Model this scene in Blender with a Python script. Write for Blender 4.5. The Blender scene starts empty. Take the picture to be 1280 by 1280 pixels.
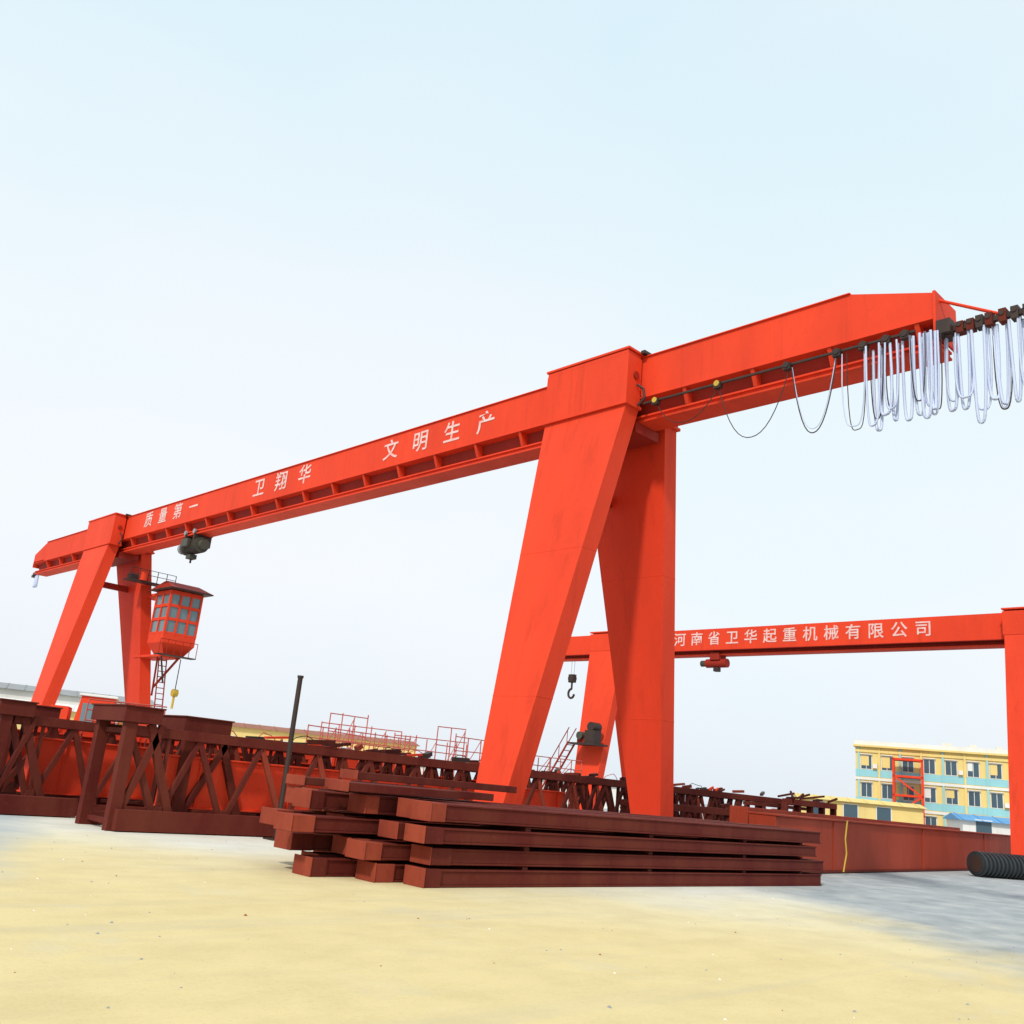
import bpy, bmesh, math, random
from mathutils import Vector, Matrix
random.seed(7)
scene=bpy.context.scene
scene.view_settings.view_transform='Standard'
try: scene.view_settings.look='None'
except Exception: pass
scene.view_settings.exposure=0
# ------------------------------------------------------------ camera
cam=bpy.data.cameras.new('camera'); co=bpy.data.objects.new('camera',cam); scene.collection.objects.link(co)
cam.sensor_width=36; cam.lens=1180/1280*36; cam.clip_end=4000
M=Matrix.Rotation(-.757,4,'Z')@Matrix.Rotation(math.pi/2+.280,4,'X')@Matrix.Rotation(.097,4,'Z')
M.translation=Vector((-18.47,-15.96,1.6)); co.matrix_world=M
scene.camera=co
# ------------------------------------------------------------ materials
def newmat(n):
    m=bpy.data.materials.new(n); m.use_nodes=True; nt=m.node_tree
    return m,nt,nt.nodes['Principled BSDF']
def N(nt,t,**k):
    n=nt.nodes.new(t)
    for a,b in k.items(): setattr(n,a,b)
    return n
def noise(nt,scale,detail=4,rough=.6,stretch=None,src='Object',rot=None):
    tc=N(nt,'ShaderNodeTexCoord'); mp=N(nt,'ShaderNodeMapping')
    nt.links.new(tc.outputs[src],mp.inputs[0])
    if stretch: mp.inputs['Scale'].default_value=stretch
    if rot: mp.inputs['Rotation'].default_value=rot
    n=N(nt,'ShaderNodeTexNoise'); n.inputs['Scale'].default_value=scale; n.inputs['Detail'].default_value=detail; n.inputs['Roughness'].default_value=rough
    nt.links.new(mp.outputs[0],n.inputs['Vector']); return n
def ramp(nt,src,stops):
    r=N(nt,'ShaderNodeValToRGB'); e=r.color_ramp.elements
    while len(e)<len(stops): e.new(.5)
    for i,(p,c) in enumerate(stops):
        e[i].position=p; e[i].color=(c[0],c[1],c[2],1)
    nt.links.new(src,r.inputs[0]); return r
def mix(nt,f,a,b,mode='MIX'):
    m=N(nt,'ShaderNodeMix',data_type='RGBA',blend_type=mode)
    for s,i in ((f,0),(a,6),(b,7)):
        if isinstance(s,(int,float)): m.inputs[i].default_value=s
        elif isinstance(s,tuple): m.inputs[i].default_value=(*s,1)
        else: nt.links.new(s,m.inputs[i])
    return m.outputs[2]
def bump(nt,b,src,strength,dist=.02):
    bp=N(nt,'ShaderNodeBump'); bp.inputs['Strength'].default_value=strength; bp.inputs['Distance'].default_value=dist
    nt.links.new(src,bp.inputs['Height']); nt.links.new(bp.outputs[0],b.inputs['Normal'])
def paint(n,c,dirt,rough=.45,amt=.5,scale=.7,spec=.3,streak=0):
    m,nt,b=newmat(n)
    a=noise(nt,scale,6,.65,(1,1,.35)); fine=noise(nt,9,5,.7)
    r1=ramp(nt,a.outputs[0],[(.35,(0,0,0)),(.75,(1,1,1))])
    r2=ramp(nt,fine.outputs[0],[(.55,(0,0,0)),(.78,(1,1,1))])
    c1=mix(nt,r1.outputs[0],c,tuple(x*(1-amt)+d*amt for x,d in zip(c,dirt)))
    mf=N(nt,'ShaderNodeMath',operation='MULTIPLY'); mf.inputs[1].default_value=amt*.8
    nt.links.new(r2.outputs[0],mf.inputs[0])
    c2=mix(nt,mf.outputs[0],c1,dirt)
    if streak:
        s=noise(nt,3.2,5,.6,(1,1,.07)); r3=ramp(nt,s.outputs[0],[(.56,(0,0,0)),(.72,(1,1,1))])
        mg=N(nt,'ShaderNodeMath',operation='MULTIPLY'); mg.inputs[1].default_value=streak
        nt.links.new(r3.outputs[0],mg.inputs[0]); c2=mix(nt,mg.outputs[0],c2,tuple(x*.55 for x in c))
    nt.links.new(c2,b.inputs['Base Color'])
    rr=N(nt,'ShaderNodeMapRange'); rr.inputs[3].default_value=rough-.08; rr.inputs[4].default_value=rough+.18
    nt.links.new(a.outputs[0],rr.inputs[0]); nt.links.new(rr.outputs[0],b.inputs['Roughness'])
    b.inputs['Specular IOR Level'].default_value=spec
    bump(nt,b,fine.outputs[0],.12,.01)
    return m
RED=paint('orange_red_paint',(.78,.056,.016),(.54,.040,.016),.6,.7,.45,.2,.35)
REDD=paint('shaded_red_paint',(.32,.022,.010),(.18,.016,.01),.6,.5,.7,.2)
OX=paint('oxide_primer',(.100,.012,.009),(.16,.040,.022),.7,.75,1.1,.15,.4)
OXD=paint('oxide_primer_dark',(.060,.009,.007),(.09,.024,.016),.7,.7,1.3,.12)
OXL=paint('oxide_primer_light',(.30,.055,.028),(.15,.022,.015),.7,.75,1.8,.15)
OXO=paint('orange_primer',(.36,.046,.017),(.20,.028,.014),.6,.7,.5,.2,.4)
DARK=paint('dark_steel',(.030,.022,.020),(.08,.035,.02),.5,.6,3)
OLIVE=paint('greasy_grey_paint',(.075,.075,.055),(.03,.025,.02),.5,.6,3)
BLACK=paint('black_rubber',(.018,.022,.025),(.05,.06,.065),.5,.6,3)
YEL=paint('yellow_paint',(.60,.40,.04),(.30,.2,.05),.5,.5,3)
WHITE=paint('white_lettering',(.76,.62,.59),(.78,.20,.15),.7,.85,3)
PINK=paint('faded_red_tube',(.60,.13,.10),(.35,.06,.05),.6,.5,4)
CABLE=paint('pale_cable',(.55,.61,.78),(.40,.46,.68),.5,.4,4)
GREY=paint('grey_steel',(.30,.31,.32),(.16,.14,.12),.5,.5,2)
WALLY=paint('yellow_wall',(.80,.60,.22),(.60,.45,.2),.8,.6,.3,.1,.25)
WALLB=paint('teal_wall',(.30,.60,.64),(.25,.42,.45),.8,.6,.3,.1,.25)
WALLW=paint('white_wall',(.78,.76,.72),(.55,.52,.48),.8,.6,.3,.1,.2)
ROOFB=paint('blue_roof',(.10,.32,.60),(.1,.2,.35),.5,.4,.5)
ROOFR=paint('brown_roof',(.34,.13,.08),(.18,.08,.06),.7,.5,.5)
GL,nt,b=newmat('window_glass'); b.inputs['Base Color'].default_value=(.05,.09,.12,1); b.inputs['Roughness'].default_value=.08
GLC,nt,b=newmat('cabin_glass'); b.inputs['Base Color'].default_value=(.13,.20,.22,1); b.inputs['Roughness'].default_value=.12
# ground
GM,nt,b=newmat('sandy_concrete')
tc=N(nt,'ShaderNodeTexCoord'); sep=N(nt,'ShaderNodeSeparateXYZ'); nt.links.new(tc.outputs['Object'],sep.inputs[0])
big=noise(nt,.13,5,.5); med=noise(nt,1.1,6,.6,(1,1.3,1)); fine=noise(nt,22,6,.75); edge=noise(nt,.35,6,.6); pat=noise(nt,.5,7,.65)
trk=noise(nt,1.6,5,.55,(.06,1,1),rot=(0,0,.35)); crk=noise(nt,.8,8,.7)
def math_(op,a,b_=None,clamp=False):
    m=N(nt,'ShaderNodeMath',operation=op,use_clamp=clamp)
    for i,s in enumerate((a,b_)):
        if s is None: continue
        if isinstance(s,(int,float)): m.inputs[i].default_value=s
        else: nt.links.new(s,m.inputs[i])
    return m.outputs[0]
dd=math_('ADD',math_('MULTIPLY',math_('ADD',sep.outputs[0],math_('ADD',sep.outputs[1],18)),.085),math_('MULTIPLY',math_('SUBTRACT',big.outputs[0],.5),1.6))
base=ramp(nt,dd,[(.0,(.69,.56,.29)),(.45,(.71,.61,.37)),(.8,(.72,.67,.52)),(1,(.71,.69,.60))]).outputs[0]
m2=ramp(nt,med.outputs[0],[(.35,(.91,.90,.89)),(.6,(1,1,1))]).outputs[0]
c=mix(nt,1.0,base,m2,'MULTIPLY')
m3=ramp(nt,fine.outputs[0],[(.3,(.80,.79,.78)),(.5,(1,1,1))]).outputs[0]
c=mix(nt,.5,c,m3,'MULTIPLY')
mp_=ramp(nt,pat.outputs[0],[(.56,(0,0,0)),(.70,(1,1,1))]).outputs[0]
c=mix(nt,math_('MULTIPLY',mp_,.32),c,(.55,.53,.45))
tk=ramp(nt,trk.outputs[0],[(.55,(0,0,0)),(.66,(1,1,1))]).outputs[0]
c=mix(nt,math_('MULTIPLY',tk,.22),c,(.48,.43,.32))
# hairline cracks: narrow band of a noise iso-line
ck=math_('LESS_THAN',math_('ABSOLUTE',math_('SUBTRACT',crk.outputs[0],.5)),.0012)
c=mix(nt,math_('MULTIPLY',ck,.22),c,(.30,.26,.20))
t=math_('SUBTRACT',math_('ADD',sep.outputs[0],1.25),math_('MULTIPLY',math_('ADD',sep.outputs[1],5.14),.714))
t=math_('ADD',t,math_('MULTIPLY',math_('SUBTRACT',edge.outputs[0],.5),7.0))
f1=math_('MULTIPLY',math_('ADD',t,.4),.33,True)
greyc=ramp(nt,med.outputs[0],[(.3,(.25,.28,.30)),(.55,(.36,.385,.40)),(.75,(.50,.50,.47))]).outputs[0]
greyc=mix(nt,.6,greyc,m3,'MULTIPLY')
c=mix(nt,math_('MULTIPLY',f1,.92),c,greyc)
t2=math_('SUBTRACT',math_('MULTIPLY',math_('ADD',sep.outputs[1],2.14),.44),math_('ADD',sep.outputs[0],13.6))
t2=math_('ADD',t2,math_('MULTIPLY',math_('SUBTRACT',edge.outputs[0],.5),3.0))
f2=math_('MULTIPLY',t2,.9,True)
c=mix(nt,math_('MULTIPLY',f2,.8),c,(.38,.42,.44))
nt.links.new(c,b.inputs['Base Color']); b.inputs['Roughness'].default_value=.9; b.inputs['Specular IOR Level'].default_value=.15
bump(nt,b,math_('ADD',fine.outputs[0],math_('MULTIPLY',med.outputs[0],2.0)),.3,.02)
# ------------------------------------------------------------ mesh builder
class MB:
    def __init__(s): s.v=[];s.f=[];s.m=[];s.mats=[];s.sm=[]
    def mi(s,mat):
        if mat not in s.mats: s.mats.append(mat)
        return s.mats.index(mat)
    def add(s,vs,fs,mat,smooth=False):
        o=len(s.v); s.v+= [tuple(v) for v in vs]; k=s.mi(mat)
        for f in fs: s.f.append([i+o for i in f]); s.m.append(k); s.sm.append(smooth)
    def hexa(s,b4,t4,mat):
        s.add(list(b4)+list(t4),[(3,2,1,0),(4,5,6,7),(0,1,5,4),(1,2,6,5),(2,3,7,6),(3,0,4,7)],mat)
    def box(s,x0,x1,y0,y1,z0,z1,mat):
        s.hexa([(x0,y0,z0),(x1,y0,z0),(x1,y1,z0),(x0,y1,z0)],[(x0,y0,z1),(x1,y0,z1),(x1,y1,z1),(x0,y1,z1)],mat)
    def bar(s,a,b,w,h,mat):
        a=Vector(a);b=Vector(b);d=(b-a)
        if d.length<1e-6: return
        d.normalize(); up=Vector((0,0,1)) if abs(d.z)<.95 else Vector((0,1,0))
        r=d.cross(up).normalized(); u=r.cross(d).normalized()
        c=[(-w/2,-h/2),(w/2,-h/2),(w/2,h/2),(-w/2,h/2)]
        s.hexa([a+r*p+u*q for p,q in c],[b+r*p+u*q for p,q in c],mat)
    def cyl(s,a,b,r,mat,n=14,r2=None,caps=True):
        a=Vector(a);b=Vector(b);d=(b-a).normalized(); up=Vector((0,0,1)) if abs(d.z)<.95 else Vector((0,1,0))
        x=d.cross(up).normalized(); y=x.cross(d).normalized(); r2=r if r2 is None else r2
        vs=[];
        for P,R in((a,r),(b,r2)):
            for i in range(n):
                t=2*math.pi*i/n; vs.append(P+x*R*math.cos(t)+y*R*math.sin(t))
        s.add(vs,[(i,(i+1)%n,n+(i+1)%n,n+i) for i in range(n)],mat,True)
        if caps: s.add(vs,[tuple(range(n))[::-1],tuple(range(n,2*n))],mat)
    def tube(s,pts,r,mat,n=6):
        for i in range(len(pts)-1): s.cyl(pts[i],pts[i+1],r,mat,n,caps=False)
    def obj(s,name,bevel=0,parent=None):
        me=bpy.data.meshes.new(name); me.from_pydata(s.v,[],s.f)
        for m in s.mats: me.materials.append(m)
        for p,k,q in zip(me.polygons,s.m,s.sm): p.material_index=k; p.use_smooth=q
        bm=bmesh.new(); bm.from_mesh(me); bmesh.ops.recalc_face_normals(bm,faces=bm.faces); bm.to_mesh(me); bm.free()
        o=bpy.data.objects.new(name,me); scene.collection.objects.link(o)
        if bevel:
            md=o.modifiers.new('bevel','BEVEL'); md.width=bevel; md.segments=2; md.limit_method='ANGLE'; md.angle_limit=math.radians(50)
        if parent: o.parent=parent
        return o
def empty(name):
    e=bpy.data.objects.new(name,None); scene.collection.objects.link(e); return e
def text(s,x,yc,zc,step,size,parent,sx=1.0):
    for i,ch in enumerate(s):
        if ch==' ': continue
        cu=bpy.data.curves.new('lettering','FONT'); cu.body=ch; cu.size=size; cu.align_x='CENTER'; cu.align_y='CENTER'; cu.offset=.010; cu.extrude=.002
        o=bpy.data.objects.new('lettering',cu); scene.collection.objects.link(o)
        y=yc-(i-(len(s)-1)/2)*step
        o.matrix_world=Matrix(((0,0,-1,x),(-sx,0,0,y),(0,1,0,zc),(0,0,0,1)))
        o.data.materials.append(WHITE); o.parent=parent
# ------------------------------------------------------------ A-frame leg
def leg(m,sgn,yc,x_top,x_bot,ztop,wt,wb,tt,tb,ycb=None,mat=RED,zb=0.35):
    ycb=yc if ycb is None else ycb
    def ring(z,xi,t,w,y):
        a,b_=sgn*xi,sgn*(xi+t)
        return [(a,y-w/2,z),(b_,y-w/2,z),(b_,y+w/2,z),(a,y+w/2,z)]
    m.hexa(ring(zb,x_bot,tb,wb,ycb),ring(ztop,x_top,tt,wt,yc),mat)
    for k in(.36,.70):
        z=ztop+(zb-ztop)*k; L=lambda a,b_,kk:a+(b_-a)*kk
        k2=k+.0022
        m.hexa(ring(L(ztop,zb,k2),L(x_top,x_bot,k2)-.004,L(tt,tb,k2)+.008,L(wt,wb,k2)+.008,L(yc,ycb,k2)),ring(z,L(x_top,x_bot,k)-.004,L(tt,tb,k)+.008,L(wt,wb,k)+.008,L(yc,ycb,k)),mat)
# ============================================================ MAIN GANTRY CRANE
crane=empty('gantry_crane')
g=MB()
H=11.0; ZB=11.62; ZT=12.79; BW=.5
Y0,Y1=-9.0,44.3
def beam_section(yA,yB,zbA,zbB,ztA,ztB,mat=RED,bw=BW):
    g.hexa([(-bw,yA,zbA),(bw,yA,zbA),(bw,yB,zbB),(-bw,yB,zbB)],[(-bw,yA,ztA),(bw,yA,ztA),(bw,yB,ztB),(-bw,yB,ztB)],mat)
beam_section(Y0,-7.2,ZB,ZB,12.22,ZT-.02); beam_section(-7.2,42.6,ZB,ZB,ZT-.02,ZT-.02); beam_section(42.6,Y1,ZB+.1,ZB+.1,ZT-.02,12.2)
g.box(-BW-.05,BW+.05,-7.2,42.6,ZT-.019,ZT+.006,RED)
g.box(-BW-.06,BW+.06,Y0+.02,Y1-.1,ZB-.03,ZB-.001,RED)
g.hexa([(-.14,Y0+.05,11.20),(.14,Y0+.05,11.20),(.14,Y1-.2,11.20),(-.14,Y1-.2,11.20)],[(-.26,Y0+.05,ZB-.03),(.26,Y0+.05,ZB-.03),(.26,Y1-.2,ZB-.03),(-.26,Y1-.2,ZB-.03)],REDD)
g.box(-.36,.36,Y0-.02,Y1-.1,H,H+.05,RED); g.box(-.36,.36,Y0-.02,Y1-.1,H+.14,H+.19,RED); g.box(-.30,.30,Y0,Y1-.12,H+.05,H+.14,RED)
y=Y0+.3
while y<Y1-.5:
    if not(-1.9<y<1.9 or 30.6<y<35.2):
        for s in(-1,1):
            g.hexa([(s*.16,y,11.20),(s*.36,y,11.20),(s*.36,y+.10,11.20),(s*.16,y+.10,11.20)],[(s*.24,y,ZB-.035),(s*.53,y,ZB-.035),(s*.53,y+.10,ZB-.035),(s*.24,y+.10,ZB-.035)],RED)
    y+=1.95
g.box(-.55,.55,Y0-.06,Y0-.001,11.25,12.24,RED); g.box(-.5,.5,Y1,Y1+.05,11.4,12.2,RED)
for yy in(-5.2,6.0,12.1,18.1,24.2,38.5): 
    g.box(-BW-.006,-BW,yy,yy+.025,ZB+.01,ZT-.03,RED)
for yy in(-6.4,3.2,9,15,21,27,37,41): g.box(-.06,.06,yy,yy+.3,ZT+.006,ZT+.16,RED)
def saddle(yc,hw,xo=1.14):
    for s in(-1,1):
        x0,x1=sorted((s*(BW+.07),s*xo))
        g.box(x0,x1,yc-hw,yc+hw,11.32,12.68,RED)
        x0,x1=sorted((s*(BW+.05),s*(xo+.05)))
        g.box(x0,x1,yc-hw-.05,yc+hw+.05,11.24,11.319,RED)
        x0,x1=sorted((s*(BW+.1),s*xo)); g.box(x0,x1,yc-hw+.02,yc+hw-.02,12.681,12.779,RED)
    g.box(-xo-.03,xo+.03,yc-hw-.03,yc+hw+.03,12.80,12.86,RED)
    g.box(-xo*.6,xo*.6,yc-hw-.16,yc-hw-.031,12.81,12.90,DARK)
    g.cyl((-.80,yc-hw-.04,12.15),(-.80,yc-hw-.001,12.15),.11,REDD)
    g.tube([(-.75,yc-hw-.03,11.9),(-.70,yc-hw-.2,11.76),(-.68,yc-hw-.24,11.5),(-.75,yc-hw-.08,11.3)],.035,DARK)
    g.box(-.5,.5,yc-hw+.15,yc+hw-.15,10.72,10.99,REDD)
saddle(0,1.45); saddle(33.0,1.75)
for s in(-1,1):
    leg(g,s,0,.58,2.80 if s<0 else 2.72,11.239,2.86,.84,.52,.58,.08)
    leg(g,s,33.0,.58,2.55,11.239,3.2,1.0,.55,.6,31.6)
    g.box(min(s*2.6,s*3.5),max(s*2.6,s*3.5),-.6,.7,.28,.349,RED); g.box(min(s*2.4,s*3.3),max(s*2.4,s*3.3),30.9,32.3,.28,.349,RED)
for yc in(.05,31.6):
    g.box(-4.3,4.3,yc-.3,yc+.3,.0,.279,RED)
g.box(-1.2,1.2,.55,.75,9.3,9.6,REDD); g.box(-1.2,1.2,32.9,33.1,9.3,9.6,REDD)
g.obj('girder_and_legs',.012,crane)
# near-end stay rod and festoon rail
fz=MB()
FX=-.72; FE=-.38; ZE=11.26
fz.tube([(-.3,-8.8,12.25),(-.36,-10.2,11.42)],.035,RED,8)
fz.box(FE-.05,FE+.05,-13.4,Y0-.07,ZE,ZE+.11,DARK); fz.box(FX-.025,FX+.025,Y0+.3,-1.7,11.30,11.35,DARK)
fz.bar((-.2,-9.07,11.3),(FE,-9.6,ZE+.1),.1,.16,DARK); fz.box(-.6,-.1,-9.35,-9.07,11.2,11.5,DARK)
y=-9.25
while y>-13.3:
    q=random.uniform(0,.06)
    fz.box(FE-.10,FE+.10,y-.08,y+.06,ZE-.08,ZE+.16+q,random.choice([DARK,DARK,OX]))
    fz.cyl((FE-.12,y,ZE+.1),(FE+.12,y,ZE+.1),.055,random.choice([DARK,REDD]),8); y-=random.uniform(.17,.26)
for yy in(-2.1,-3.95,-5.8,-7.0,-7.6,-8.1,-8.5):
    fz.box(FX-.07,FX+.07,yy-.09,yy+.09,11.20,11.36,DARK); fz.cyl((FX-.09,yy,11.31),(FX+.09,yy,11.31),.075,YEL if yy>-4.5 else DARK,10)
def loop(ya,yb,drop,r,mat,x=FX,z=11.25,p=2.2,sway=.03):
    pts=[];n=16; ph=random.uniform(0,6); ym=(ya+yb)/2; hw=(ya-yb)/2; bulge=random.uniform(1.0,1.6) if p>3 else 1
    for i in range(n+1):
        u=2*i/n-1
        f=1-abs(u)**p
        yy=ym+hw*(-u)*(1+(bulge-1)*math.sin(f*math.pi/2)) + sway*math.sin(ph+u*2)*f
        pts.append((x+sway*math.sin(u*3+ph),yy,z-drop*f))
    fz.tube(pts,r,mat,6)
loop(-2.1,-3.95,.72,.011,DARK); loop(-3.95,-5.85,1.5,.011,DARK); loop(-5.9,-7.0,1.7,.013,DARK);loop(-5.9,-6.95,1.62,.010,CABLE)
loop(-7.1,-7.6,1.75,.013,CABLE,p=4); loop(-7.2,-7.65,1.85,.010,DARK,p=4)
y=-7.75
while y>-13.1:
    xx=FX if y>-9.0 else FE; zz=11.2 if y>-9 else ZE-.05
    w=random.uniform(.10,.24); d=random.uniform(1.55,2.05)
    loop(y,y-w,d,.030,CABLE,p=4,x=xx+random.uniform(-.1,.1),z=zz)
    if random.random()<.7: loop(y+.04,y-w-.05,d*random.uniform(.82,1.05),.022,CABLE,p=4,x=xx+random.uniform(-.14,.14),z=zz)
    if random.random()<.4: loop(y+.03,y-w-.06,d*random.uniform(.85,1.08),.012,DARK,p=3.5,x=xx+random.uniform(-.15,.1),z=zz)
    y-=random.uniform(.15,.28)
fz.box(-.1,.1,Y1-.1,Y1+1.0,11.1,11.25,DARK); fz.box(-.15,.15,Y1+.7,Y1+1.0,10.95,11.1,DARK)
for k in range(5): loop(Y1+.35+k*.08,Y1+.2+k*.08,.7,.05,CABLE,x=0,z=11.05,p=4)
fz.obj('festoon_cables',0,crane)
# electric hoist
h=MB(); hy=24.0
h.cyl((-.15,hy-.85,10.50),(-.15,hy+.65,10.50),.34,OLIVE,18); h.cyl((-.15,hy+.65,10.50),(-.15,hy+1.05,10.50),.25,GREY,16); h.cyl((-.15,hy-1.15,10.5),(-.15,hy-.85,10.5),.22,OLIVE,16)
for k in range(12): h.cyl((-.15,hy-.8+k*.11,10.5),(-.15,hy-.76+k*.11,10.5),.355,DARK,18)
h.box(-.42,.42,hy-.5,hy-.38,10.5,11.15,DARK); h.box(-.42,.42,hy+.35,hy+.47,10.5,11.15,DARK); h.box(-.66,-.5,hy-.4,hy+.2,10.4,10.75,OLIVE)
for yy in(hy-.44,hy+.41):
    for s in(-1,1): h.cyl((s*.38,yy,11.12),(s*.46,yy,11.12),.11,GREY,10)
h.box(-.32,.02,hy-.2,hy+.2,9.93,10.13,OLIVE); h.cyl((-.15,hy,9.75),(-.15,hy,9.94),.05,DARK,6)
h.obj('electric_hoist',.015,crane)
text('质量第一',-BW-.012,26.3,12.25,1.55,.80,crane,1.1)
text('卫翔华',-BW-.012,16.5,12.23,1.7,.82,crane,1.1)
text('文明生产',-BW-.012,7.0,12.20,1.6,.76,crane,1.1)
# operator cabin: boxy cab, flat window panels in rows, tapered belly, overhanging roof
c=MB(); cx,cy=2.05,29.2; hx,hyy=.84,.82
def fr(z,a,b_,dx=0): return [(cx-a+dx,cy-b_,z),(cx+a+dx,cy-b_,z),(cx+a+dx,cy+b_,z),(cx-a+dx,cy+b_,z)]
c.hexa(fr(6.1,.52,.55),fr(6.6,hx,hyy),RED); c.hexa(fr(6.601,hx,hyy),fr(7.05,hx,hyy),RED)
c.hexa(fr(7.051,hx-.05,hyy-.05),fr(9.15,hx-.05,hyy-.05),GLC)
for z0,z1 in((7.052,7.14),(7.70,7.84),(8.36,8.50),(8.98,9.18)):
    c.box(cx-hx,cx+hx,cy-hyy,cy-hyy+.06,z0,z1,RED); c.box(cx-hx,cx+hx,cy+hyy-.06,cy+hyy,z0,z1,RED)
    c.box(cx-hx,cx-hx+.06,cy-hyy+.061,cy+hyy-.061,z0,z1,RED); c.box(cx+hx-.06,cx+hx,cy-hyy+.061,cy+hyy-.061,z0,z1,RED)
for xx in(-hx-.01,-hx+.52,hx-.62,hx-.09):
    c.box(cx+xx,cx+xx+.1,cy-hyy-.012,cy-hyy+.05,7.0,9.16,RED)
for yy in(-hyy-.006,-.05,hyy-.1):
    c.box(cx-hx-.012,cx-hx+.05,cy+yy+.006,cy+yy+.106,7.0,9.16,RED)
c.box(cx+hx-.04,cx+hx+.01,cy-hyy+.2,cy+hyy,7.06,9.16,RED)
c.hexa([(cx-1.08,cy-1.25,9.26),(cx+1.12,cy-1.25,9.26),(cx+1.12,cy+1.1,9.26),(cx-1.08,cy+1.1,9.26)],[(cx-.85,cy-.15,9.66),(cx+.85,cy-.15,9.66),(cx+.85,cy+.15,9.66),(cx-.85,cy+.15,9.66)],REDD)
c.box(cx-1.10,cx+1.14,cy-1.27,cy+1.12,9.20,9.259,DARK)
c.box(1.3,2.7,30.03,31.9,9.0,9.15,RED); c.box(1.5,2.6,29.0,32.0,5.98,6.09,RED)
for t in range(6):
    xx=cx-1.0+t*.38; c.cyl((xx,cy-1.05,6.05),(xx,cy-1.05,6.75),.02,REDD,6)
c.cyl((cx-1,cy-1.05,6.75),(cx+.9,cy-1.05,6.75),.02,REDD,6); c.box(cx-1.02,cx+.92,cy-1.08,cy-.56,6.0,6.05,DARK)
c.box(-.1,2.4,30.6,31.3,9.62,9.69,DARK)
for i in range(6):
    xx=-.1+i*.48; c.cyl((xx,30.6,9.69),(xx,30.6,10.25),.022,DARK,6)
for z in(10.0,10.25): c.cyl((-.1,30.6,z),(2.3,30.6,z),.018,DARK,6)
c.cyl((.65,30.7,9.69),(.65,30.7,10.1),.2,RED,12); c.box(.0,.4,30.7,31.1,9.69,9.95,DARK)
for xx in(2.35,2.75): c.cyl((xx,30.0,2.2),(xx-.3,30.2,6.0),.035,REDD,6)
for i in range(14):
    z=2.4+i*.27; o=-.3*(z-2.2)/3.8; c.cyl((2.35+o,30.0-o*.6,z),(2.75+o,30.0-o*.6,z),.025,REDD,6)
c.bar((1.7,29.6,6.0),(2.3,30.8,4.2),.09,.09,REDD); c.bar((2.4,28.8,6.0),(2.3,30.8,4.6),.09,.09,REDD)
c.bar((1.6,29.0,6.0),(2.2,29.6,4.8),.07,.07,DARK)
c.cyl((2.5,29.0,4.35),(2.75,29.0,4.35),.18,YEL,12); c.cyl((2.62,29.0,4.4),(2.62,29.0,5.98),.025,DARK,6); c.cyl((2.62,29,3.6),(2.62,29,4.2),.06,YEL,8)
c.obj('operator_cabin',.01,crane)
# ============================================================ SECOND CRANE
cr2=empty('gantry_crane')
g=MB(); X2=25.5
def bx(x0,x1,*a): g.box(X2+x0,X2+x1,*a)
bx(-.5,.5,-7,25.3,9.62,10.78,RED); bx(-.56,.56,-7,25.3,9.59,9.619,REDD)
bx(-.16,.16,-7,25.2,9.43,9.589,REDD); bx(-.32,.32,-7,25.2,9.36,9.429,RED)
for yy in range(-6,25,6): bx(-.507,-.5,yy,yy+.03,9.65,10.75,RED)
def leg2(s,yc,yb,wt,wb,xt=.55,xb=2.3):
    def ring(z,xi,t,w,y): return [(X2+s*xi,y-w/2,z),(X2+s*(xi+t),y-w/2,z),(X2+s*(xi+t),y+w/2,z),(X2+s*xi,y+w/2,z)]
    g.hexa(ring(.3,xb,.55,wb,yb),ring(9.7,xt,.55,wt,yc),RED)
for s in(-1,1): leg2(s,20.2,19.9,2.5,1.5); leg2(s,-3.1,-3.1,2.5,1.7)
for yc in(20.2,-3.1):
    bx(-1.12,-.52,yc-1.3,yc+1.3,9.7,10.72,RED); bx(.52,1.12,yc-1.3,yc+1.3,9.7,10.72,RED); bx(-1.15,1.15,yc-1.32,yc+1.32,10.79,10.86,RED)
    bx(-3.6,3.6,yc-.4,yc+.2,0,.299,RED)
g.obj('girder_and_legs',.012,cr2)
text('河南省卫华起重机械有限公司',X2-.515,8.6,10.2,1.13,.78,cr2,1.05)
h=MB(); hy=13.2
h.cyl((X2-.1,hy-.7,8.95),(X2-.1,hy+.6,8.95),.24,REDD,14); h.cyl((X2-.1,hy+.6,8.95),(X2-.1,hy+.95,8.95),.17,OLIVE,12); h.box(X2-.4,X2+.3,hy-.35,hy+.25,9.1,9.5,REDD)
h.box(X2-.25,X2+.05,hy-.2,hy+.1,8.5,8.72,DARK)
h.obj('electric_hoist',.02,cr2)
h=MB(); hy=23.7
for dy in(-.12,.12): h.cyl((X2,hy+dy,8.5),(X2,hy+dy,9.4),.015,GREY,5)
h.box(X2-.13,X2+.13,hy-.22,hy+.22,8.0,8.5,DARK); h.cyl((X2-.17,hy,8.25),(X2+.17,hy,8.25),.22,DARK,14); h.cyl((X2,hy,7.6),(X2,hy,8.0),.06,DARK,8)
pts=[(X2,hy+.0+.24*math.sin(t)*1.0,7.33+.28*math.cos(t)) for t in [i*math.pi*1.45/12 for i in range(13)]]
h.tube(pts,.07,DARK,8)
h.obj('crane_hook',.01,cr2)
h=MB(); zo=-.9
h.box(X2-3.4,X2-2.2,18.7,20.6,5.0+zo,5.1+zo,DARK); h.box(X2-3.3,X2-2.7,18.8,19.5,5.1+zo,5.8+zo,DARK)
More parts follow.
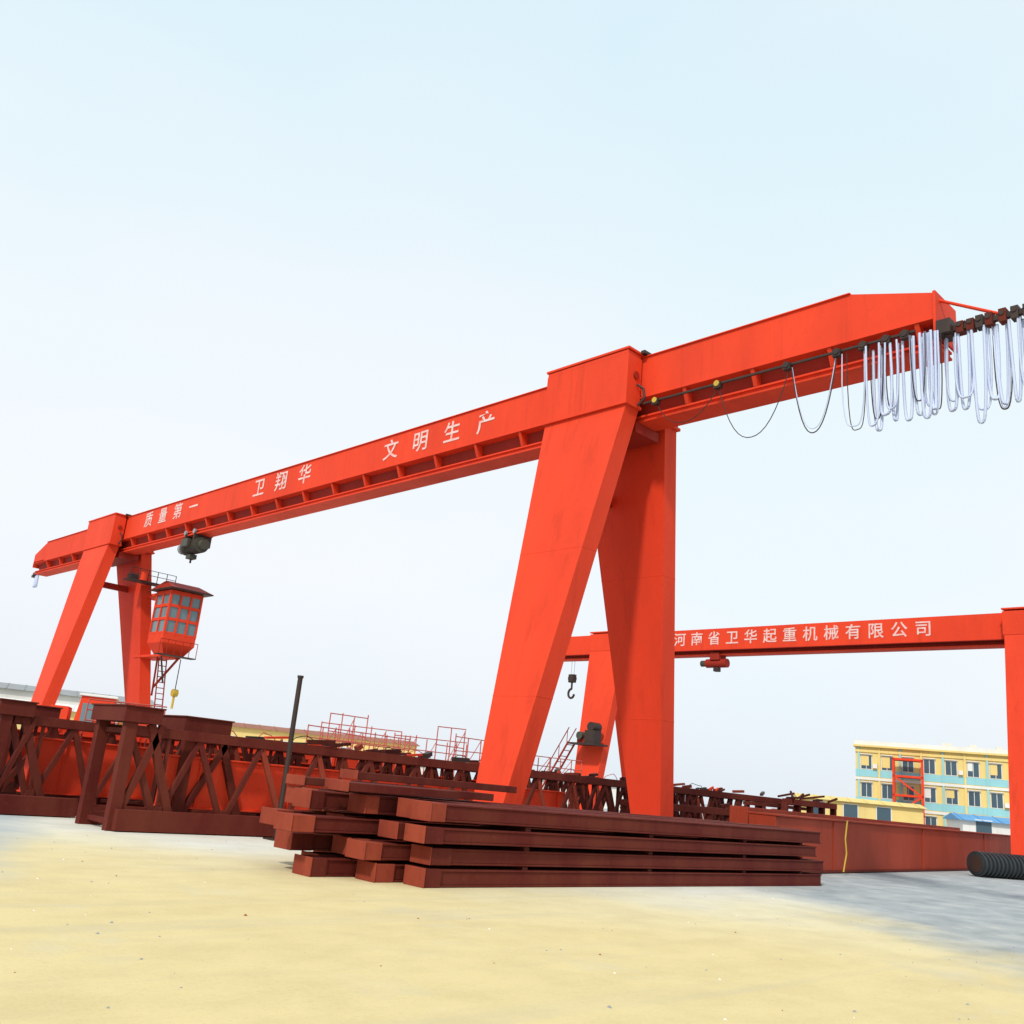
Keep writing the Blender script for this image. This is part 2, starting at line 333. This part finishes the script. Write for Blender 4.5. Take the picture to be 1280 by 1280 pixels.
h.cyl((X2-3.2,19.2,6.0+zo),(X2-2.5,19.2,6.0+zo),.26,DARK,12); h.cyl((X2-3.2,20.0,5.5+zo),(X2-2.5,20.0,5.5+zo),.22,OLIVE,12); h.box(X2-3.0,X2-2.5,19.6,20.3,5.1+zo,5.4+zo,REDD)
for k in range(9):
    h.cyl((X2-3.5,20.6+k*.22,4.95+zo-k*.32),(X2-2.9,20.6+k*.22,4.95+zo-k*.32),.025,REDD,6)
for xx in(-3.5,-2.9): h.bar((X2+xx,20.5,5.1+zo),(X2+xx,22.5,2.1+zo),.06,.09,REDD); h.bar((X2+xx,20.5,5.9+zo),(X2+xx,22.5,2.9+zo),.04,.04,REDD)
for k in range(4): h.cyl((X2-3.5,20.6+k*.55,4.9+zo-k*.8),(X2-3.5,20.6+k*.55,5.75+zo-k*.8),.02,REDD,6)
h.obj('access_ladder',0,cr2)
# ============================================================ STACK OF STEEL BEAMS
st=MB()
LH=.315
def ibeam(x0,x1,y0,w,z0,h_,mat,dy=0,dz=0):
    def seg(a0,a1,z_0,z_1,xa,xb,mt):
        st.hexa([(xa,a0,z_0),(xb,a0+dy,z_0+dz),(xb,a1+dy,z_0+dz),(xa,a1,z_0)],[(xa,a0,z_1),(xb,a0+dy,z_1+dz),(xb,a1+dy,z_1+dz),(xa,a1,z_1)],mt)
    t=.03
    seg(y0,y0+w,z0,z0+t,x0,x1,mat); seg(y0,y0+w,z0+h_-t,z0+h_,x0,x1,mat)
    seg(y0+.022,y0+w-.022,z0+t,z0+h_-t,x0+.01,x1-.01,mat)
    e=random.uniform(.22,.42)
    st.box(x0-.03,x0+e,y0-.010,y0+w+.010,z0-.004,z0+h_+.006,random.choice([OXL,OX])); st.box(x0-.05,x0-.031,y0-.025,y0+w+.025,z0-.005,z0+h_+.018,OXL)
cols=[(-4.46,.44),(-3.9,.44),(-3.3,.44),(-2.72,.44),(-2.15,.44),(-1.6,.44)]
off=[[-8.62,-8.50,-8.75,-8.60],[-9.10,-9.35,-8.80,-8.5],[-9.85,-9.2,-10.3,-9.0],[-9.4,-9.9,-9.0,-9.7],[-8.7,-9.4,-9.9,-9.2],[-8.4,-8.9,-8.6,-9.1]]
for ci,(yy,w) in enumerate(cols):
    for k in range(4):
        h_=LH-[.06,.075,.085,.05][k]
        ibeam(off[ci][k],3.5+random.uniform(-.3,.15),yy+random.uniform(-.03,.05)+(.04 if ci==0 and k%2 else 0),w,.006+k*LH,h_,OX,random.uniform(-.06,.06),random.uniform(-.016,.012) if k else 0)
for k in range(1,4):
    for xx in(-6.5,-3.1,.2,2.6): st.box(xx,xx+.12,-4.38,-1.2,k*LH-.08,k*LH-.002,OXD)
for i,(x0,x1,y0,y1,z) in enumerate([(-8.9,-5.6,-2.6,-1.9,1.27),(-9.2,-6.3,-1.7,-1.15,1.27),(-9.5,-7.2,-3.4,-2.9,1.27),(-8.2,-4.2,-1.8,-1.3,1.44)]):
    st.box(x0,x1,y0,y1,z,z+.13,OX); st.box(x0-.02,x0,y0-.02,y1+.02,z-.01,z+.15,OXL)
st.obj('steel_beam_stack',.008)
# ============================================================ LATTICE GIRDERS
def lattice(x0,x1,y,w,h_,mat=OX,pitch=1.15,zb=0.0,dy=0.,chord=.2,rear=True):
    t=MB()
    for s,yy in((0,y),(1,y+w)):
        t.bar((x0,yy,zb+chord*.7),(x1,yy+dy,zb+chord*.7),.16,chord*1.3,mat); t.bar((x0,yy,zb+h_-chord/2),(x1,yy+dy,zb+h_-chord/2),.16,chord,mat)
        n=max(2,int((x1-x0)/pitch)); f=lambda x:yy+dy*(x-x0)/(x1-x0)
        for i in range(n):
            xa=x0+(x1-x0)*i/n; xb=x0+(x1-x0)*(i+.5+random.uniform(-.05,.05))/n; xc=x0+(x1-x0)*(i+1)/n
            if s and not rear:
                if i%2==0: t.bar((xa,f(xa),zb+h_-chord),(xa,f(xa),zb+chord),.08,.08,mat)
                continue
            m1=mat if random.random()<.7 else OXL
            t.bar((xa,f(xa),zb+h_-chord),(xb,f(xb),zb+chord),.09,.12,m1); t.bar((xb,f(xb)+.003,zb+chord),(xc,f(xc),zb+h_-chord),.09,.11,mat)
            if i%3==0: t.bar((xb,f(xb),zb+chord),(xb,f(xb),zb+h_-chord),.07,.06,mat)
            t.hexa([(xb-.16,f(xb)-.09,zb+chord*1.2),(xb+.16,f(xb)-.09,zb+chord*1.2),(xb+.16,f(xb)-.07,zb+chord*1.2),(xb-.16,f(xb)-.07,zb+chord*1.2)],[(xb-.07,f(xb)-.09,zb+chord+.3),(xb+.07,f(xb)-.09,zb+chord+.3),(xb+.07,f(xb)-.07,zb+chord+.3),(xb-.07,f(xb)-.07,zb+chord+.3)],mat)
    n=int((x1-x0)/pitch)
    for i in range(n+1):
        xa=x0+(x1-x0)*i/n; f_=dy*(xa-x0)/(x1-x0)
        t.bar((xa,y+f_,zb+h_-.12),(xa,y+w+f_,zb+h_-.12),.1,.1,mat); t.bar((xa,y+f_,zb+.15),(xa,y+w+f_,zb+.15),.1,.1,mat)
    for k in range(int((x1-x0)*.6)):
        xx=random.uniform(x0+2.2,x1-.6); L=random.uniform(.15,.9); yy=y+random.uniform(-.05,w-.2)+dy*(xx-x0)/(x1-x0)
        t.bar((xx,yy,zb+h_+.06),(xx+L,yy+random.uniform(-.1,.25),zb+h_+random.uniform(.06,.16)),random.uniform(.06,.16),random.uniform(.05,.13),random.choice([OX,OXD,OXL,DARK,RED]))
    return t
def portal(t,x0,x1,y,w,h_,mat=OX):
    t.box(x0,x1,y-.2,y+w+.2,h_-.30,h_,mat); t.box(x0-.03,x1+.03,y-.24,y+w+.24,h_,h_+.03,OX)
    for yy in(y-.14,y+w-.06): t.box(x0+.1,x0+.34,yy,yy+.2,.0,h_-.301,mat)
    t.bar((x1-.15,y-.05,h_-.3),(x1+.55,y-.05,.35),.12,.16,mat); t.bar((x0+.3,y-.06,.3),(x1+.1,y-.06,h_-.3),.1,.14,mat)
specs=[(-10.1,15.5,3.45,1.3,2.05,0.1),(-6.4,17.5,5.5,.8,2.08,.2),(-11.3,24,6.9,1.2,2.08,0),(-10.7,21,9.2,1.1,2.1,0),(4.6,12.5,1.7,.8,1.5,0)]
for i,(x0,x1,y,w,hh,dy) in enumerate(specs):
    t=lattice(x0,x1,y,w,hh,OX if i in(0,2,4) else OXD,[1.5,1.45,1.35,1.5,1.1][i],0,dy,rear=i not in(0,2))
    if i==0:
        portal(t,-10.4,-9.6,y,w,2.40); portal(t,-8.9,-7.8,y+.4,w-.4,2.34)
        t.box(-10.2,-5.6,3.15,3.36,.02,.42,OX)
    if i==2: portal(t,-11.7,-10.95,y,w,2.34); t.box(-11.5,-9.8,6.2,6.5,.02,.4,OX)
    if i==3: portal(t,-10.9,-9.6,y,w,2.36)
    t.obj('lattice_girder',.006)
t=MB()
for (x0,x1,y,z0,z1) in[(13.2,17.4,2.2,1.35,1.6),(13.8,17.0,2.0,1.85,2.05),(12.8,16.5,3.0,1.7,1.82),(13.5,17.5,2.4,.0,.3)]:
    t.box(x0,x1,y,y+.5,z0,z1,OX)
for xx in(13.4,14.3,15.2,16.1,17.0): t.box(xx,xx+.16,2.1,2.3,.3,1.9,OX); t.bar((xx,2.2,.3),(xx+.8,2.2,1.4),.1,.12,OX)
for k in range(9): 
    xx=random.uniform(12.8,16.8); t.bar((xx,random.uniform(1.9,2.9),2.05+random.uniform(0,.1)),(xx+random.uniform(.3,1),random.uniform(1.9,2.9),2.1+random.uniform(0,.25)),.07,.07,OXD)
t.obj('steel_frame_pile',.006)
# orange painted girders lying inside / between the lattices
t=MB()
for (x0,x1,y,z0,z1) in[(-11.9,-1.0,10.9,.2,1.75),(-9.2,4.5,12.0,.9,2.0),(-9.0,3.5,3.85,.50,1.50),(-10.6,4,7.35,.45,1.6)]:
    t.box(x0,x1,y,y+.35,z0,z1,RED); t.box(x0-.03,x1+.03,y-.05,y+.40,z1,z1+.04,RED); t.box(x0-.03,x1+.03,y-.05,y+.40,z0-.04,z0,RED)
    xx=x0+.7
    while xx<x1: t.box(xx,xx+.03,y-.045,y,z0,z1,RED); xx+=2.3
for (x,y,zt) in [(-11.5,10.9,.159),(-2,10.9,.159),(-8.5,12.0,.859),(3.5,12.0,.859),(-9.8,7.35,.409),(2,7.35,.409),(-8.6,3.85,.459),(-3.5,3.85,.459),(.8,3.85,.459)]: t.box(x,x+.3,y,y+.35,0,zt,OX)
t.obj('painted_box_girder',.01)
# scaffold railings
t=MB()
def rail(x0,x1,y,z0,z1,n):
    for i in range(n+1):
        xx=x0+(x1-x0)*i/n; t.cyl((xx,y,0),(xx+random.uniform(-.04,.04),y,z1+random.uniform(-.05,.12)),.022,PINK,6)
        if i<n and i%2: 
            xn=x0+(x1-x0)*(i+1)/n; t.cyl((xx,y,z0),(xn,y,z1),.015,PINK,5)
    for z in(z0,(z0+z1)/2,z1): t.cyl((x0,y,z),(x1,y,z+random.uniform(-.06,.06)),.02,PINK,6)
rail(-.9,3.4,11.3,2.1,2.85,8); rail(3.6,7.2,12.5,2.1,2.95,7); rail(.6,2.2,12.4,2.2,3.4,3); rail(4.6,6.0,11.3,2.1,3.4,2)
rail(5.0,7.6,10.7,2.1,3.1,4); rail(8.2,13,11.5,2.1,2.8,7); rail(1.0,4.6,13.4,2.0,3.1,5)
rail(-8.4,-6.2,10.5,2.2,2.75,5)
t.obj('pipe_railing')
t=MB()
for k in range(16):
    xx=-5+k*1.5+random.uniform(-.5,.5); yy=9.3+random.uniform(-.3,.6); w=random.uniform(.3,.7)
    t.tube([(xx+w*math.cos(a),yy,2.05+random.uniform(.3,.4)*math.sin(a)) for a in [i*math.pi/8 for i in range(9)]],.014,random.choice([PINK,DARK]),5)
t.obj('bent_rebar')
t=MB(); t.cyl((-6.9,2.62,0),(-6.88,2.66,3.45),.055,DARK,10); t.cyl((-6.88,2.66,3.45),(-6.88,2.66,3.5),.07,DARK,10); t.box(-7.1,-6.7,2.42,2.82,0,.03,DARK); t.obj('steel_post')
# ============================================================ LONG GIRDER AT RIGHT
t=MB()
def skew(x0,x1,ya,yb,w,z0,z1,mat): t.hexa([(x0,ya,z0),(x1,yb,z0),(x1,yb+w,z0),(x0,ya+w,z0)],[(x0,ya,z1),(x1,yb,z1),(x1,yb+w,z1),(x0,ya+w,z1)],mat)
skew(5.0,36,-2.35,1.0,.8,.08,1.46,OXO); skew(4.98,36.02,-2.43,.92,.96,1.46,1.51,OXO); skew(4.98,36.02,-2.43,.92,.96,.02,.08,OX)
skew(6.0,30,-.9,2.4,.6,.05,1.62,OXO)
for xx in(9.0,17.5,26.): 
    yy=-2.35+(xx-5)/31*3.35; t.box(xx,xx+.02,yy-.03,yy+.01,.08,1.46,OXO)
t.tube([(8.6,-2.44,.1),(8.75,-2.46,.6),(8.72,-2.44,1.0),(8.85,-2.44,1.5)],.025,YEL,6)
t.obj('steel_box_girder',.01)
t=MB(); a=Vector((18.9,-2.3,.44)); d=Vector((.93,-.36,0)).normalized()
t.cyl(a,a+d*6,.37,BLACK,22)
for i in range(30): t.cyl(a+d*(.04+i*.2),a+d*(.13+i*.2),.43,BLACK,22)
t.cyl(a-d*.02,a,.30,DARK,20); 
t.obj('corrugated_pipe')
# ============================================================ BUILDINGS
def frame_obj(p0,p1):
    p0=Vector((p0[0],p0[1],0));p1=Vector((p1[0],p1[1],0)); d=(p1-p0); L=d.length; d.normalize()
    n=Vector((-d.y,d.x,0))
    cam_=Vector((-18.5,-16,0))
    if (p0-cam_).dot(n)<0: n=-n
    return Matrix(((d.x,n.x,0,p0.x),(d.y,n.y,0,p0.y),(0,0,1,0),(0,0,0,1))),L
Mx,L=frame_obj((98.5,40.8),(109.5,13.0))
t=MB(); Hh=10.3; D=9
t.box(0,L,0,D,0,Hh,WALLY)
for k in range(3):
    z=k*3.35
    t.box(-.05,L+.05,-.16,-.002,z+2.95,z+3.25,WALLW if k<2 else WALLY)
    t.box(0,L,-.035,-.003,z+.0,z+.85,WALLB)
t.box(-.25,L+.25,-.5,D+.25,Hh,Hh+.22,WALLY); t.box(-.1,L+.1,-.2,-.02,Hh+.22,Hh+.75,WALLW)
for k in range(9): t.box(1+k*3,1.5+k*3+random.uniform(0,.8),2,3,Hh+.22,Hh+random.uniform(.6,1.3),random.choice([WALLW,GREY,WALLY]))
nb=int(L/2.4)
for i in range(nb):
    u=.6+i*(L-1.0)/nb
    for k in range(3):
        z=k*3.35+.95
        t.box(u,u+1.35,-.05,-.004,z-.08,z+1.68,WALLW)
        t.box(u+.08,u+.64,-.07,-.052,z,z+1.6,GL); t.box(u+.71,u+1.27,-.07,-.052,z,z+1.6,GL)
        t.box(u-.05,u+1.4,-.3,-.051,z+1.72,z+1.80,WALLW)
        if (i*3+k*2)%4==0: t.box(u+1.45,u+1.95,-.4,-.061,z+.1,z+.6,WALLW)
        if random.random()<.4: t.box(u+.1,u+.1+random.uniform(.3,1.0),-.078,-.071,z+random.uniform(.1,.7),z+1.58,random.choice([WALLW,WALLY]))
    t.box(u-.34,u-.12,-.14,-.061,0,Hh-.01,WALLY if i%2 else WALLB)
o=t.obj('apartment_block'); o.matrix_world=Mx
t=MB()
for u in(4.4,7.6):
    for v in(-3.2,-1.2): t.box(u,u+.25,v,v+.25,0,9.0,RED)
for z in(2.4,4.6,6.8,8.8):
    t.box(4.4,7.85,-3.2,-2.95,z,z+.25,RED); t.box(4.4,7.85,-1.2,-.95,z,z+.25,RED); t.box(4.65,7.6,-2.9,-1.25,z,z+.08,REDD)
t.bar((4.6,-3.1,2.5),(7.7,-3.1,4.7),.15,.2,RED); t.bar((7.7,-3.1,4.7),(4.6,-3.1,6.9),.15,.2,RED)
o=t.obj('fire_escape'); o.matrix_world=Mx
def shed(name,p0,p1,hh,D,wall,roof,rise=.8,win=True):
    Mx,L=frame_obj(p0,p1); t=MB()
    t.box(0,L,0,D,0,hh,wall)
    t.hexa([(-.3,-.4,hh),(L+.3,-.4,hh),(L+.3,D+.4,hh),(-.3,D+.4,hh)],[(-.3,D/2-.1,hh+rise),(L+.3,D/2-.1,hh+rise),(L+.3,D/2+.1,hh+rise),(-.3,D/2+.1,hh+rise)],roof)
    if win:
        u=1.0
        while u<L-1.6:
            t.box(u-.08,u+1.28,-.04,-.003,hh*.55-.08,hh*.55+1.18,WALLW); t.box(u,u+1.2,-.06,-.041,hh*.55,hh*.55+1.1,GL); u+=2.9
    xx=0
    while xx<L: t.bar((xx,-.4,hh+.03),(xx,D/2,hh+rise+.03),.06,.05,roof); xx+=1.5
    o=t.obj(name); o.matrix_world=Mx; return o
shed('blue_roof_shed',(66,15.8),(74,4.5),2.3,5,WALLW,ROOFB,.5)
shed('yellow_house',(66,30.5),(72,21.5),3.0,6,WALLY,WALLY,.4)
shed('yellow_house',(24,72),(45,62),4.5,6,WALLY,ROOFR,.5)
shed('workshop',(0,82),(22,74.5),5.7,9,WALLW,GREY,.7)
shed('workshop',(2,66),(12,62),3.9,6,WALLY,WALLW,.6)
shed('workshop',(48,84),(60,78),3.0,8,WALLW,GREY,.5)
shed('workshop',(64,62),(72,52),2.6,8,WALLW,ROOFR,.5)
t=MB()
Mx,L=frame_obj((-4.2,25.5),(-1.4,24.2))
t.box(0,3.4,0,2,.9,1.9,RED); t.hexa([(.9,.1,1.9),(2.6,.1,1.9),(2.6,1.9,1.9),(.9,1.9,1.9)],[(1.1,.2,3.5),(2.4,.2,3.5),(2.4,1.8,3.5),(1.1,1.8,3.5)],RED)
t.box(1.2,1.7,.07,.12,2.3,3.2,GLC); t.box(1.85,2.35,.07,.12,2.3,3.2,GLC); t.box(1.0,2.5,.1,1.9,3.5,3.6,WALLW)
t.box(2.7,3.3,.3,1.7,1.9,2.9,YEL); t.box(.0,.7,.2,1.8,1.9,3.0,RED)
for u in(.6,2.7):
    t.cyl((u,-.1,.5),(u,.25,.5),.5,BLACK,18); t.cyl((u,1.75,.5),(u,2.1,.5),.5,BLACK,18)
t.box(.1,3.3,.3,1.7,.55,.9,DARK)
o=t.obj('mobile_machine',.02); o.matrix_world=Mx
# ============================================================ GROUND
t=MB(); 
S=1800; t.add([(-S,-S,0),(S,-S,0),(S,S,0),(-S,S,0)],[(0,1,2,3)],GM); t.obj('ground')
t=MB()
for i in range(320):
    x=random.uniform(-17,4); y=random.uniform(-13,2.6)
    if -10.6<x<3.8 and -4.8<y<-.9: continue
    if x+18.5+y+16<5: continue
    r=random.uniform(.005,.016)*(1.5 if random.random()<.08 else 1)
    vs=[]; 
    for k in range(6):
        a=k*math.pi/3+random.random()*.5; vs.append((x+r*math.cos(a)*random.uniform(.7,1.3),y+r*math.sin(a)*random.uniform(.7,1.3),0))
    vs.append((x,y,r*.8)); t.add(vs,[(k,(k+1)%6,6) for k in range(6)],random.choice([GREY,GREY,OXL,WALLW]))
t.obj('pebbles')
# ============================================================ LIGHT
w=bpy.data.worlds.new('World'); scene.world=w; w.use_nodes=True; nt=w.node_tree
bg=nt.nodes['Background']
sd=Vector((-.80,-.36,.80)).normalized()
el=math.asin(sd.z); az=math.atan2(sd.x,sd.y)
sky=N(nt,'ShaderNodeTexSky',sky_type='NISHITA'); sky.sun_disc=False; sky.sun_elevation=el; sky.sun_rotation=az; sky.air_density=1; sky.dust_density=2.5; sky.ozone_density=1
tc=N(nt,'ShaderNodeTexCoord'); mp=N(nt,'ShaderNodeMapping'); mp.inputs['Scale'].default_value=(1,1,2.2); nt.links.new(tc.outputs['Generated'],mp.inputs[0])
n=N(nt,'ShaderNodeTexNoise'); n.inputs['Scale'].default_value=1.7; n.inputs['Detail'].default_value=3; nt.links.new(mp.outputs[0],n.inputs['Vector'])
sp=N(nt,'ShaderNodeSeparateXYZ'); nt.links.new(tc.outputs['Generated'],sp.inputs[0])
gr=ramp(nt,sp.outputs[2],[(0,(.84,.865,.92)),(.18,(.92,.945,.98)),(.38,(.90,.955,.985)),(.72,(.76,.895,.965))])
cl=ramp(nt,n.outputs[0],[(.38,(.93,.99,1.0)),(.62,(1.0,1.0,1.0))])
hz=mix(nt,1.0,gr.outputs[0],cl.outputs[0],'MULTIPLY')
hz2=mix(nt,1.0,hz,(7.5,7.5,7.5),'MULTIPLY')
fin=mix(nt,.93,sky.outputs[0],hz2)
nt.links.new(fin,bg.inputs['Color']); bg.inputs['Strength'].default_value=.14
sl=bpy.data.lights.new('sun','SUN'); sl.energy=2.7; sl.angle=math.radians(4); sl.color=(1,.95,.86)
so=bpy.data.objects.new('sun',sl); scene.collection.objects.link(so); so.rotation_euler=sd.to_track_quat('Z','Y').to_euler(); so.location=(-30,-20,40)
